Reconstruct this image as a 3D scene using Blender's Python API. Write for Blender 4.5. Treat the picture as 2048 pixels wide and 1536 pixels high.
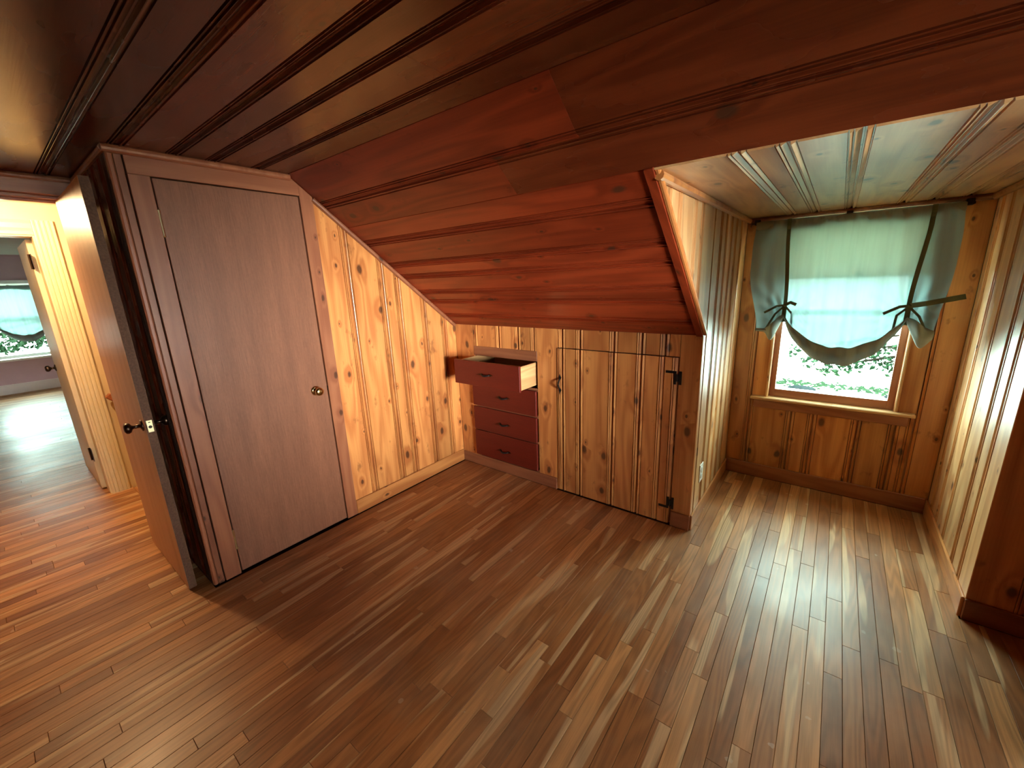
import bpy, bmesh, math, random
from mathutils import Vector, Matrix
random.seed(7)
for o in list(bpy.data.objects): bpy.data.objects.remove(o)
S = bpy.context.scene
COL = S.collection
PI = math.pi

# ------------------------------------------------------------------ camera
CAMPOS = Vector((2.4055, -2.3415, 1.5)); YAW, PITCH, ROLL, FPX = 0.6674, -0.2475, -0.0388, 820.31
fw = Vector((-math.sin(YAW) * math.cos(PITCH), math.cos(YAW) * math.cos(PITCH), math.sin(PITCH)))
rt0 = Vector((math.cos(YAW), math.sin(YAW), 0)); up0 = rt0.cross(fw)
rt = rt0 * math.cos(ROLL) + up0 * math.sin(ROLL); up = -rt0 * math.sin(ROLL) + up0 * math.cos(ROLL)
cam_d = bpy.data.cameras.new('camera'); cam = bpy.data.objects.new('camera', cam_d); COL.objects.link(cam)
cam_d.sensor_fit = 'HORIZONTAL'; cam_d.sensor_width = 36; cam_d.lens = FPX / 2048 * 36
cam_d.clip_start = 0.02; cam_d.clip_end = 200
cam.matrix_world = Matrix(((rt.x, up.x, -fw.x, CAMPOS.x), (rt.y, up.y, -fw.y, CAMPOS.y), (rt.z, up.z, -fw.z, CAMPOS.z), (0, 0, 0, 1)))
S.camera = cam

# ------------------------------------------------------------------ world, light, exposure
W = bpy.data.worlds.new('sky'); S.world = W; W.use_nodes = True
bg = W.node_tree.nodes['Background']; bg.inputs[0].default_value = (1.0, 0.97, 0.93, 1); bg.inputs[1].default_value = 50.0
S.view_settings.view_transform = 'Standard'; S.view_settings.look = 'None'
S.view_settings.gamma = 1.0; S.view_settings.use_curve_mapping = False
S.view_settings.exposure = 0.0
try:
    S.cycles.max_bounces = 8; S.cycles.diffuse_bounces = 5; S.cycles.glossy_bounces = 3
    S.cycles.transmission_bounces = 4; S.cycles.transparent_max_bounces = 12
    S.cycles.caustics_reflective = False; S.cycles.caustics_refractive = False
    S.cycles.sample_clamp_indirect = 6.0; S.cycles.use_denoising = True
except Exception: pass

def portal(name, loc, rot, sx, sy):
    l = bpy.data.lights.new(name, 'AREA'); l.shape = 'RECTANGLE'; l.size = sx; l.size_y = sy
    l.cycles.is_portal = True
    o = bpy.data.objects.new(name, l); COL.objects.link(o); o.location = loc; o.rotation_euler = rot
    return o
portal('dormer_window_daylight', (2.435, 1.09, 1.22), (-PI / 2, 0, 0), 0.66, 1.12)
gl = bpy.data.lights.new('gable_window_daylight', 'AREA'); gl.shape = 'RECTANGLE'; gl.size = 1.00; gl.size_y = 1.05
gl.energy = 30; gl.color = (1.0, 0.95, 0.86); gl.spread = math.radians(28)
glo = bpy.data.objects.new('gable_window_daylight', gl); COL.objects.link(glo); glo.location = (6.09, -2.10, 0.98); glo.rotation_euler = (Vector((0.4, -0.45, 1.12)) - glo.location).to_track_quat('-Z', 'Z').to_euler()
portal('far_window_daylight', (-8.16, -2.05, 1.14), (0, -PI / 2, 0), 1.12, 0.90)
hl = bpy.data.lights.new('hall_lamp_light', 'POINT'); hl.energy = 74; hl.color = (1.0, 0.66, 0.32); hl.shadow_soft_size = 0.035
hlo = bpy.data.objects.new('hall_lamp_light', hl); COL.objects.link(hlo); hlo.location = (-1.34, -2.26, 2.02)

# ------------------------------------------------------------------ node helpers
class NT:
    def __init__(s, name):
        s.m = bpy.data.materials.new(name); s.m.use_nodes = True
        s.t = s.m.node_tree; s.t.nodes.clear()
        s.out = s.t.nodes.new('ShaderNodeOutputMaterial')
    def n(s, typ, ins=None, **kw):
        nd = s.t.nodes.new('ShaderNode' + typ)
        for k, v in kw.items(): setattr(nd, k, v)
        for k, v in (ins or {}).items():
            if isinstance(v, bpy.types.NodeSocket): s.t.links.new(v, nd.inputs[k])
            else: nd.inputs[k].default_value = v
        return nd
    def math(s, op, a, b=0.0, c=0.0, clamp=False):
        nd = s.n('Math', operation=op, use_clamp=clamp)
        for i, v in enumerate((a, b, c)):
            if isinstance(v, bpy.types.NodeSocket): s.t.links.new(v, nd.inputs[i])
            else: nd.inputs[i].default_value = v
        return nd.outputs[0]
    def ramp(s, fac, stops, interp='LINEAR'):
        nd = s.n('ValToRGB'); s.t.links.new(fac, nd.inputs[0]); cr = nd.color_ramp; cr.interpolation = interp
        while len(cr.elements) < len(stops): cr.elements.new(0.5)
        for e, (p, c) in zip(cr.elements, stops):
            e.position = p; e.color = c if len(c) == 4 else (*c, 1)
        return nd.outputs[0]
    def mix(s, fac, a, b, blend='MIX'):
        nd = s.n('Mix', data_type='RGBA', blend_type=blend)
        for i, v in ((0, fac), (6, a), (7, b)):
            if isinstance(v, bpy.types.NodeSocket): s.t.links.new(v, nd.inputs[i])
            elif i == 0: nd.inputs[0].default_value = v
            else: nd.inputs[i].default_value = (*v, 1) if len(v) == 3 else v
        return nd.outputs[2]
    def uv(s):
        tc = s.n('TexCoord'); sp = s.n('SeparateXYZ', {0: tc.outputs['UV']})
        return sp.outputs[0], sp.outputs[1]
    def tone(s):
        return s.n('Attribute', attribute_name='tone').outputs['Fac']
    def vec(s, x, y, z=0.0):
        nd = s.n('CombineXYZ')
        for i, v in enumerate((x, y, z)):
            if isinstance(v, bpy.types.NodeSocket): s.t.links.new(v, nd.inputs[i])
            else: nd.inputs[i].default_value = v
        return nd.outputs[0]
    def noise(s, v, scale=1.0, detail=3.0, rough=0.5):
        return s.n('TexNoise', {'Vector': v, 'Scale': scale, 'Detail': detail, 'Roughness': rough}).outputs[0]
    def bsdf(s, **ins):
        nd = s.n('BsdfPrincipled', ins); s.t.links.new(nd.outputs[0], s.out.inputs[0]); return nd
    def bump(s, h, strength=0.2, dist=0.002):
        return s.n('Bump', {'Height': h, 'Strength': strength, 'Distance': dist}).outputs[0]

def pine(name, light, dark, knots=0.5, rough=0.30, val=1.0, coat=0.25, spec=0.5, crough=0.16):
    k = NT(name); u, v = k.uv(); t = k.tone()
    uu = k.math('MULTIPLY_ADD', t, 31.7, u); vv = k.math('MULTIPLY_ADD', t, 77.3, v)
    # wobble so knots are not aligned
    kv = k.vec(k.math('MULTIPLY', uu, 7.0), k.math('MULTIPLY', vv, 4.1), k.math('MULTIPLY', t, 9.0))
    wob = k.noise(k.vec(k.math('MULTIPLY', uu, 30), k.math('MULTIPLY', vv, 18), 0), 1.0, 2)
    vo = k.n('TexVoronoi', {'Vector': kv, 'Scale': 1.0, 'Randomness': 1.0}, feature='F1', voronoi_dimensions='2D')
    sc = k.n('SeparateColor', {0: vo.outputs['Color']})
    d = k.math('ADD', vo.outputs['Distance'], k.math('MULTIPLY', k.math('SUBTRACT', wob, 0.5), 0.10))
    size = k.math('MULTIPLY_ADD', k.math('POWER', sc.outputs[1], 2.2), 0.125, 0.038)
    on = k.math('LESS_THAN', sc.outputs[0], knots)
    kd = k.math('DIVIDE', d, size)
    core = k.math('MULTIPLY', k.n('MapRange', {0: kd, 1: 1.0, 2: 0.55, 3: 0.0, 4: 1.0}).outputs[0], on)
    halo = k.math('MULTIPLY', k.n('MapRange', {0: kd, 1: 3.6, 2: 0.6, 3: 0.0, 4: 1.0}, interpolation_type='SMOOTHSTEP').outputs[0], on)
    # grain
    broad = k.noise(k.vec(k.math('MULTIPLY', uu, 5.5), k.math('MULTIPLY', vv, 0.55), 0), 1.0, 2)
    ph = k.math('ADD', k.math('MULTIPLY', broad, 46.0), k.math('MULTIPLY', halo, 5.0))
    ring = k.math('MULTIPLY_ADD', k.math('SINE', ph), 0.5, 0.5)
    fibre = k.noise(k.vec(k.math('MULTIPLY', uu, 150), k.math('MULTIPLY', vv, 3.0), 0), 1.0, 3)
    blotch = k.noise(k.vec(k.math('MULTIPLY', uu, 7), k.math('MULTIPLY', vv, 2.2), 3.1), 1.0, 3)
    g = k.math('ADD', k.math('MULTIPLY', ring, 0.34), k.math('MULTIPLY', fibre, 0.42))
    g = k.math('ADD', g, k.math('MULTIPLY', blotch, 0.42))
    g = k.math('ADD', g, k.math('MULTIPLY', halo, 0.20))
    c = k.ramp(g, [(0.28, light), (0.85, dark)])
    c = k.mix(k.math('MULTIPLY', core, 0.88), c, (0.055, 0.020, 0.010))
    sm_ = k.noise(k.vec(k.math('MULTIPLY', uu, 16), k.math('MULTIPLY', vv, 9), 4.4), 1.0, 3, 0.6)
    sm_ = k.n('MapRange', {0: sm_, 1: 0.63, 2: 0.74, 3: 0.0, 4: 0.7}).outputs[0]
    c = k.mix(k.math('MULTIPLY', sm_, min(1.0, knots * 1.4)), c, (dark[0] * .38, dark[1] * .33, dark[2] * .4))
    tv = k.math('MULTIPLY_ADD', k.math('FRACT', k.math('MULTIPLY', t, 7.13)), 0.42, 0.76 * val)
    c = k.mix(1.0, c, k.vec(tv, tv, tv), 'MULTIPLY')
    r = k.math('MULTIPLY_ADD', blotch, 0.14, rough - 0.06)
    b = k.bump(k.math('ADD', fibre, k.math('MULTIPLY', halo, 1.2)), 0.12, 0.0015)
    k.bsdf(**{'Base Color': c, 'Roughness': r, 'Normal': b, 'Coat Weight': coat, 'Coat Roughness': crough, 'Specular IOR Level': spec})
    return k.m

def oak(name):
    k = NT(name); u, v = k.uv(); t = k.tone()
    uu = k.math('MULTIPLY_ADD', t, 23.7, u); vv = k.math('MULTIPLY_ADD', t, 57.3, v)
    fibre = k.noise(k.vec(k.math('MULTIPLY', uu, 260), k.math('MULTIPLY', vv, 7), 0), 1.0, 3, 0.6)
    broad = k.noise(k.vec(k.math('MULTIPLY', uu, 9), k.math('MULTIPLY', vv, 0.7), 1.7), 1.0, 2)
    ring = k.math('MULTIPLY_ADD', k.math('SINE', k.math('MULTIPLY', broad, 85.0)), 0.5, 0.5)
    sap = k.n('MapRange', {0: k.noise(k.vec(k.math('MULTIPLY', uu, 16), k.math('MULTIPLY', vv, 0.9), 8.2), 1.0, 1), 1: 0.60, 2: 0.63, 3: 0.0, 4: 1.0}).outputs[0]
    tt = k.math('FRACT', k.math('MULTIPLY', t, 5.31))
    base = k.ramp(tt, [(0.0, (0.24, 0.105, 0.042)), (0.2, (0.30, 0.14, 0.056)), (0.55, (0.36, 0.18, 0.075)), (0.85, (0.46, 0.25, 0.115)), (1.0, (0.58, 0.35, 0.175))])
    base = k.mix(1.0, base, (0.90, 0.70, 0.54), 'MULTIPLY')
    base = k.mix(k.math('MULTIPLY', sap, 0.65), base, (0.60, 0.38, 0.20))
    g = k.math('ADD', k.math('MULTIPLY', ring, 0.35), k.math('MULTIPLY', fibre, 0.65))
    sh = k.n('MapRange', {0: g, 1: 0.25, 2: 0.75, 3: 1.16, 4: 0.74}).outputs[0]
    c = k.mix(1.0, base, k.vec(sh, sh, sh), 'MULTIPLY')
    # pale scuffs and dull wear, in room coordinates
    gp = k.n('NewGeometry').outputs['Position']
    wear = k.noise(gp, 2.3, 4, 0.6)
    vo = k.n('TexVoronoi', {'Vector': gp, 'Scale': 9.0}, feature='F1')
    sz = k.n('SeparateColor', {0: vo.outputs['Color']})
    wob = k.noise(gp, 60, 2)
    spot = k.math('LESS_THAN', k.math('ADD', vo.outputs['Distance'], k.math('MULTIPLY', wob, 0.20)), k.math('MULTIPLY_ADD', sz.outputs[0], 0.16, 0.07))
    spot = k.math('MULTIPLY', spot, k.math('GREATER_THAN', wear, 0.53))
    c = k.mix(k.math('MULTIPLY', spot, 0.22), c, (0.72, 0.62, 0.50))
    c = k.mix(k.n('MapRange', {0: wear, 1: 0.45, 2: 0.8, 3: 0.0, 4: 0.35}).outputs[0], c, (0.40, 0.27, 0.16))
    r = k.n('MapRange', {0: wear, 1: 0.3, 2: 0.75, 3: 0.33, 4: 0.52}).outputs[0]
    b = k.bump(k.math('ADD', g, k.math('MULTIPLY', wear, 0.4)), 0.16, 0.001)
    k.bsdf(**{'Base Color': c, 'Roughness': r, 'Normal': b, 'Specular IOR Level': 0.36, 'Coat Weight': 0.08, 'Coat Roughness': 0.22})
    return k.m

def plywood(name, a, b_, rough=0.42):
    k = NT(name); u, v = k.uv()
    f = k.noise(k.vec(k.math('MULTIPLY', u, 210), k.math('MULTIPLY', v, 9), 0), 1.0, 4, 0.65)
    bl = k.noise(k.vec(k.math('MULTIPLY', u, 14), k.math('MULTIPLY', v, 1.1), 2), 1.0, 3)
    sp = k.noise(k.vec(k.math('MULTIPLY', u, 120), k.math('MULTIPLY', v, 60), 5), 1.0, 2)
    g = k.math('ADD', k.math('MULTIPLY', f, 0.5), k.math('MULTIPLY', bl, 0.35)); g = k.math('ADD', g, k.math('MULTIPLY', sp, 0.15))
    c = k.ramp(g, [(0.34, a), (0.68, b_)])
    nb = k.bump(f, 0.35, 0.0012)
    k.bsdf(**{'Base Color': c, 'Roughness': k.math('MULTIPLY_ADD', bl, 0.16, rough - 0.08), 'Normal': nb, 'Specular IOR Level': 0.38})
    return k.m

def plain(name, col, rough=0.6, metal=0.0, nscale=30, namp=0.08, bump=0.05, spec=0.5):
    k = NT(name); p = k.n('TexCoord').outputs['Object']
    f = k.noise(p, nscale, 3)
    s_ = k.n('MapRange', {0: f, 1: 0.25, 2: 0.75, 3: 1 - namp, 4: 1 + namp}).outputs[0]
    c = k.mix(1.0, col, k.vec(s_, s_, s_), 'MULTIPLY')
    k.bsdf(**{'Base Color': c, 'Roughness': rough, 'Metallic': metal, 'Specular IOR Level': spec, 'Normal': k.bump(f, bump, 0.002)})
    return k.m

def cloth(name, col, transp, transl, weave=900, front=None):
    k = NT(name); u, v = k.uv()
    w = k.math('MULTIPLY', k.math('SINE', k.math('MULTIPLY', u, weave)), k.math('SINE', k.math('MULTIPLY', v, weave)))
    sl = k.noise(k.vec(k.math('MULTIPLY', u, 90), k.math('MULTIPLY', v, 3), 0), 1.0, 2)
    s_ = k.math('MULTIPLY_ADD', sl, 0.16, 0.90)
    s_ = k.math('MULTIPLY_ADD', w, 0.03, s_)
    c = k.mix(1.0, col, k.vec(s_, s_, s_), 'MULTIPLY')
    df = k.n('BsdfDiffuse', {'Color': k.mix(1.0, front, k.vec(s_, s_, s_), 'MULTIPLY') if front else c}); tl = k.n('BsdfTranslucent', {'Color': c}); tp = k.n('BsdfTransparent', {'Color': (1, 1, 1, 1)})
    m1 = k.n('MixShader', {0: transl, 1: df.outputs[0], 2: tl.outputs[0]})
    m2 = k.n('MixShader', {0: transp, 1: m1.outputs[0], 2: tp.outputs[0]})
    k.t.links.new(m2.outputs[0], k.out.inputs[0]); return k.m

def pane_glass(name, ta=(0.95, 0.985, 0.975), tb=(0.91, 0.96, 0.95)):
    k = NT(name)
    lw = k.n('LayerWeight', {'Blend': 0.12}); f = k.math('MULTIPLY', lw.outputs['Fresnel'], 0.6)
    sm = k.noise(k.n('TexCoord').outputs['Object'], 7, 3)
    tint = k.mix(sm, ta, tb)
    tp = k.n('BsdfTransparent', {'Color': tint}); gl = k.n('BsdfGlossy', {'Color': (1, 1, 1, 1), 'Roughness': 0.03})
    m = k.n('MixShader', {0: f, 1: tp.outputs[0], 2: gl.outputs[0]})
    k.t.links.new(m.outputs[0], k.out.inputs[0]); return k.m

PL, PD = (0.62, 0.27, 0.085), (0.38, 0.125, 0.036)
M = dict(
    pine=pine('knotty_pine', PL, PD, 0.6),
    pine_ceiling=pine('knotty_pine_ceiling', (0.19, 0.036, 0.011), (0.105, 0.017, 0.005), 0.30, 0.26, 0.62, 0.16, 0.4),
    pine_dormer=pine('window_lightened_pine', (0.76, 0.47, 0.22), (0.50, 0.24, 0.095), 0.55, 0.34, 1.05, 0.9, 0.5, 0.36),  # paler copy of the pine, window brightness put into its colour
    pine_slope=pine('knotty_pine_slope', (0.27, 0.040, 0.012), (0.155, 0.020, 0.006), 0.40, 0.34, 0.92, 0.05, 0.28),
    pine_trim=pine('pine_trim', (0.33, 0.125, 0.060), (0.22, 0.072, 0.034), 0.16, 0.34),
    pine_drawer=pine('pale_drawer_wood', (0.66, 0.42, 0.20), (0.46, 0.24, 0.10), 0.1, 0.5, 1.0, 0.0),
    oak=oak('oak_strip_floor'),
    luan=plywood('luan_plywood', (0.26, 0.108, 0.060), (0.145, 0.055, 0.029)),
    drawer_front=plywood('stained_drawer_front', (0.135, 0.013, 0.007), (0.08, 0.007, 0.004), 0.40),
    leaf_face=plywood('stained_birch_door', (0.68, 0.38, 0.22), (0.44, 0.22, 0.125), 0.38),
    dark=plain('dark_backing', (0.05, 0.022, 0.012), 0.9),
    brass=plain('polished_brass', (0.72, 0.52, 0.24), 0.16, 1.0, 20, 0.1, 0.02),
    pale_brass=plain('pale_brass', (0.78, 0.70, 0.42), 0.30, 1.0, 40, 0.1, 0.02),
    bronze=plain('dark_bronze', (0.085, 0.055, 0.040), 0.28, 1.0, 60, 0.2, 0.05),
    black=plain('black_wrought_iron', (0.018, 0.016, 0.017), 0.42, 0.6, 150, 0.3, 0.3),
    hall=plain('warm_cream_plaster', (0.64, 0.50, 0.31), 0.7, 0, 9, 0.04),
    casing=plain('cream_paint', (0.68, 0.55, 0.33), 0.42, 0, 14, 0.04),
    white=plain('white_paint', (0.82, 0.82, 0.80), 0.4, 0, 14, 0.03),
    mauve=plain('mauve_paint', (0.62, 0.47, 0.53), 0.75, 0, 6, 0.04),
    plaster=plain('white_ceiling_plaster', (0.75, 0.74, 0.72), 0.8, 0, 6, 0.05),
    plastic=plain('ivory_plastic', (0.78, 0.76, 0.70), 0.3, 0, 20, 0.02, 0.0),
    slot=plain('dark_slot', (0.03, 0.03, 0.03), 0.6),
    cloth=cloth('sheer_cotton', (0.064, 0.108, 0.110), 0.007, 0.62, 900, (0.74, 0.77, 0.70)),
    blind=cloth('roller_blind_fabric', (1.0, 0.84, 0.58), 0.0, 0.82, 1500),
    ribbon=cloth('olive_ribbon', (0.16, 0.17, 0.11), 0.0, 0.12, 1500),
    glass=pane_glass('daylight_tinted_glass', (0.79, 0.95, 0.91), (0.76, 0.93, 0.90)), clear=pane_glass('clear_glass'),  # greenish outdoor light is put into the tint of the first glass
    rail=pine('red_handrail_wood', (0.34, 0.10, 0.035), (0.20, 0.055, 0.02), 0.05, 0.3),
    roof=plain('pale_porch_roofing', (0.86, 0.90, 0.88), 0.8, 0, 5, 0.08, 0.3),
    moss=plain('moss', (0.012, 0.022, 0.012), 0.95, 0, 30, 0.5, 0.8, 0.0),
    lawn=plain('lawn', (0.07, 0.12, 0.04), 0.95, 0, 3, 0.3, 0.5),
    stone=plain('grey_stone', (0.010, 0.013, 0.014), 0.9, 0, 20, 0.3, 0.5, 0.0),
    leaf=plain('leaf_green', (0.012, 0.025, 0.013), 0.6, 0, 8, 0.4, 0.1, 0.0),
    bark=plain('bark', (0.012, 0.009, 0.007), 0.9, 0, 40, 0.3, 0.5, 0.0),
    rubber=plain('rough_wood_edge', (0.12, 0.060, 0.036), 0.6, 0, 120, 0.3, 0.6, 0.15),
)
k = NT('lamp_glass'); k.n('Emission'); em = [n for n in k.t.nodes if n.type == 'EMISSION'][0]
em.inputs[0].default_value = (1, 0.72, 0.42, 1); em.inputs[1].default_value = 6; k.t.links.new(em.outputs[0], k.out.inputs[0]); M['lamp'] = k.m

# ------------------------------------------------------------------ mesh helpers
class MB:
    def __init__(s): s.v = []; s.f = []; s.uv = []; s.t = []
    def face(s, pts, uvs, tone=None):
        b = len(s.v); s.v += [tuple(p) for p in pts]; s.f.append(tuple(range(b, b + len(pts)))); s.uv.append(uvs); s.t.append(tone)
    def mesh(s, vs, fs, uvf=None, grain='z', tone=None):
        b = len(s.v); s.v += [tuple(p) for p in vs]
        for f in fs:
            s.f.append(tuple(i + b for i in f)); s.t.append(tone)
            if uvf: s.uv.append([uvf(vs[i]) for i in f])
            else:
                a, bb, c = (Vector(vs[f[i]]) for i in (0, 1, 2)); n = (bb - a).cross(c - a)
                ax = max(range(3), key=lambda q: abs(n[q])); gi = 'xyz'.index(grain)
                oth = [q for q in range(3) if q != ax]
                if gi in oth: ac = [q for q in oth if q != gi][0]; s.uv.append([(vs[i][ac] + 0.37 * vs[i][ax], vs[i][gi]) for i in f])
                else: s.uv.append([(vs[i][oth[0]], vs[i][oth[1]] * 0.1) for i in f])
        return s
    def box(s, x0, y0, z0, x1, y1, z1, grain='z', tone=None):
        v = [(x0, y0, z0), (x1, y0, z0), (x1, y1, z0), (x0, y1, z0), (x0, y0, z1), (x1, y0, z1), (x1, y1, z1), (x0, y1, z1)]
        return s.mesh(v, [(0, 3, 2, 1), (4, 5, 6, 7), (0, 1, 5, 4), (1, 2, 6, 5), (2, 3, 7, 6), (3, 0, 4, 7)], None, grain, tone)
    def prism(s, poly, axis, a, b, grain='z'):
        # poly: 2-D points in the two axes other than axis (in xyz order)
        def P(p, w):
            if axis == 'x': return (w, p[0], p[1])
            if axis == 'y': return (p[0], w, p[1])
            return (p[0], p[1], w)
        n = len(poly); v = [P(p, a) for p in poly] + [P(p, b) for p in poly]
        f = [tuple(range(n))[::-1], tuple(range(n, 2 * n))] + [(i, (i + 1) % n, n + (i + 1) % n, n + i) for i in range(n)]
        return s.mesh(v, f, None, grain)
    def tube(s, pts, r, n=8, flat=1.0):
        pts = [Vector(p) for p in pts]; rings = []; vs = []; fs = []
        for i, p in enumerate(pts):
            t = (pts[min(i + 1, len(pts) - 1)] - pts[max(i - 1, 0)]).normalized()
            a = t.cross(Vector((0, 0, 1)));
            if a.length < 0.1: a = t.cross(Vector((0, 1, 0)))
            a.normalize(); b = t.cross(a); rr = r[i] if isinstance(r, (list, tuple)) else r
            for q in range(n):
                an = 2 * PI * q / n; vs.append(p + a * math.cos(an) * rr + b * math.sin(an) * rr * flat)
        for i in range(len(pts) - 1):
            for q in range(n): fs.append((i * n + q, i * n + (q + 1) % n, (i + 1) * n + (q + 1) % n, (i + 1) * n + q))
        fs.append(tuple(range(n))[::-1]); fs.append(tuple(range((len(pts) - 1) * n, len(pts) * n)))
        return s.mesh(vs, fs)
    def lathe(s, prof, o, d, n=20):
        o = Vector(o); d = Vector(d).normalized(); a = d.orthogonal().normalized(); b = d.cross(a); vs = []; fs = []
        for r, h in prof:
            for q in range(n): an = 2 * PI * q / n; vs.append(o + d * h + (a * math.cos(an) + b * math.sin(an)) * max(r, 1e-4))
        for i in range(len(prof) - 1):
            for q in range(n): fs.append((i * n + q, i * n + (q + 1) % n, (i + 1) * n + (q + 1) % n, (i + 1) * n + q))
        fs.append(tuple(range(n))[::-1]); fs.append(tuple(range((len(prof) - 1) * n, len(prof) * n)))
        return s.mesh(vs, fs)
    def build(s, name, mat, parent=None, off=None, bevel=0.0, smooth=False, tone=None, seg=1):
        me = bpy.data.meshes.new(name)
        if off is None: off = (0, 0, 0)
        off = Vector(off)
        me.from_pydata([Vector(p) - off for p in s.v], [], s.f)
        ul = me.uv_layers.new(name='UVMap'); at = me.attributes.new('tone', 'FLOAT', 'FACE')
        t0 = random.random() if tone is None else tone
        for p in me.polygons:
            at.data[p.index].value = t0 if s.t[p.index] is None else s.t[p.index]
            for li, c in zip(p.loop_indices, s.uv[p.index]): ul.data[li].uv = c
        bm = bmesh.new(); bm.from_mesh(me)
        bmesh.ops.remove_doubles(bm, verts=bm.verts, dist=1e-6) if bevel or smooth else None
        bmesh.ops.recalc_face_normals(bm, faces=bm.faces) if s.f and not getattr(s, 'open', False) else None
        if bevel: bmesh.ops.bevel(bm, geom=[e for e in bm.edges if len(e.link_faces) == 2 and e.calc_face_angle(0) > 0.6], offset=bevel, segments=seg, affect='EDGES', profile=0.5)
        bm.to_mesh(me); bm.free()
        if smooth:
            for p in me.polygons: p.use_smooth = True
        me.materials.append(M[mat])
        o = bpy.data.objects.new(name, me); COL.objects.link(o)
        if parent: o.parent = parent
        else: o.location = off
        return o

LOC = {}
def thing(name, label, cat, loc=(0, 0, 0), rotz=0.0, group=None):
    o = bpy.data.objects.new(name, None); COL.objects.link(o); o.location = loc; o.rotation_euler = (0, 0, rotz)
    o.empty_display_size = 0.05
    tag(o, label, cat, group); LOC[o] = loc; return o
def tag(o, label, cat=None, group=None, kind=None):
    o['label'] = label
    if cat: o['category'] = cat
    if group: o['group'] = group
    if kind: o['kind'] = kind
    return o
def struct(name, mb, mat, label, cat, bevel=0.0):
    o = mb.build(name, mat, None, None, bevel); return tag(o, label, cat, None, 'structure')
def part(mb, name, mat, parent, bevel=0.0, smooth=False, tone=None, root=None):
    r = root or parent
    return mb.build(name, mat, parent, LOC.get(r, (0, 0, 0)), bevel, smooth, tone)

# ------------------------------------------------------------------ room dimensions
H, HK, YC = 2.093, 1.175, -1.167
XK, XR, YW, YG, ZD, YD = 1.87, 3.002, 0.992, -0.852, 1.840, -1.883
XE = 6.00            # gable wall
YB, YS = -4.67, -3.50  # rear knee wall, rear ceiling break
SL = (H - HK) / -YC
def zs(y): return HK - SL * y
XH = -0.80           # doorway wall, room side

# profile of one matched board: beaded band on both edges, deep joint between
def board_profile(u0, u1, lb, rb):
    pts = []
    if lb: pts += [(0.0, -0.014), (0.0035, -0.014), (0.0045, 0.0030), (0.006, 0.0036), (0.0110, 0.0008), (0.0162, -0.0022), (0.0170, -0.0080), (0.0195, -0.0080), (0.0205, 0.0)]
    else: pts += [(0.0, -0.004), (0.0015, 0.0)]
    w = u1 - u0
    if rb: pts += [(w - 0.0345, 0.0), (w - 0.0335, -0.006), (w - 0.0315, -0.006), (w - 0.0305, 0.0026), (w - 0.0292, 0.0028), (w - 0.0235, -0.0006), (w - 0.0225, -0.0070), (w - 0.0205, -0.0070), (w - 0.0195, 0.0016), (w - 0.0182, 0.0018), (w - 0.0122, -0.0016), (w - 0.0055, -0.0056), (w - 0.0045, -0.014), (w, -0.014)]
    else: pts += [(w - 0.0015, 0.0), (w, -0.004)]
    return [(u0 + a, d if d > -0.005 else -0.005 + (d + 0.005) * GAP[0]) for a, d in pts]
TH = 0.020
GAP = [1.0]
NS = Vector((0, -SL, -1)).normalized()
def board(parent, O, U, V, N, u0, u1, lo, hi, lb=True, rb=True, mat='pine', name='board', root=None, tone=None, bow=0.0):
    """board in the plane through O; U across, V along, N towards the room; lo, hi are numbers or functions of u"""
    if u1 - u0 < 0.075: lb = rb = False
    O, U, V, N = map(Vector, (O, U, V, N)); lo_ = lo if callable(lo) else (lambda q: lo); hi_ = hi if callable(hi) else (lambda q: hi)
    pr = board_profile(u0 + 0.0004, u1 - 0.0004, lb, rb); pr = [(pr[0][0], -TH)] + pr + [(pr[-1][0], -TH)]
    mb = MB(); n = len(pr); du = random.uniform(-0.0006, 0.0006) + bow
    A = [O + U * u + V * lo_(u) + N * (d + du) for u, d in pr]; B = [O + U * u + V * hi_(u) + N * (d + du) for u, d in pr]
    vs = A + B
    fs = [(i, i + 1, n + i + 1, n + i) for i in range(n - 1)] + [(n - 1, 0, n, 2 * n - 1), tuple(range(n))[::-1], tuple(range(n, 2 * n))]
    UV = [(u - d, lo_(u)) for u, d in pr] + [(u - d, hi_(u)) for u, d in pr]
    b = len(mb.v); mb.v += vs
    for f in fs: mb.f.append(f); mb.uv.append([UV[i] for i in f]); mb.t.append(None)
    return part(mb, name, mat, parent, tone=tone, root=root)
def run(parent, O, U, V, N, joints, lo, hi, mat='pine', split=None, ends=(True, True)):
    """a run of boards between consecutive joints"""
    for i, (a, b) in enumerate(zip(joints[:-1], joints[1:])):
        L, R = (i > 0 or ends[0]), (i < len(joints) - 2 or ends[1])
        l2, h2 = (lo, hi)
        if callable(l2) or callable(h2) or not split: board(parent, O, U, V, N, a, b, l2, h2, L, R, mat)
        else:
            c = split(i)
            if c is None or not (l2 < c < h2): board(parent, O, U, V, N, a, b, l2, h2, L, R, mat)
            else: board(parent, O, U, V, N, a, b, l2, c - 0.0004, L, R, mat); board(parent, O, U, V, N, a, b, c + 0.0004, h2, L, R, mat)
X, Y, Z = Vector((1, 0, 0)), Vector((0, 1, 0)), Vector((0, 0, 1))
BK0, BK1 = 0.045, 0.09   # backing behind the boards

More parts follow.
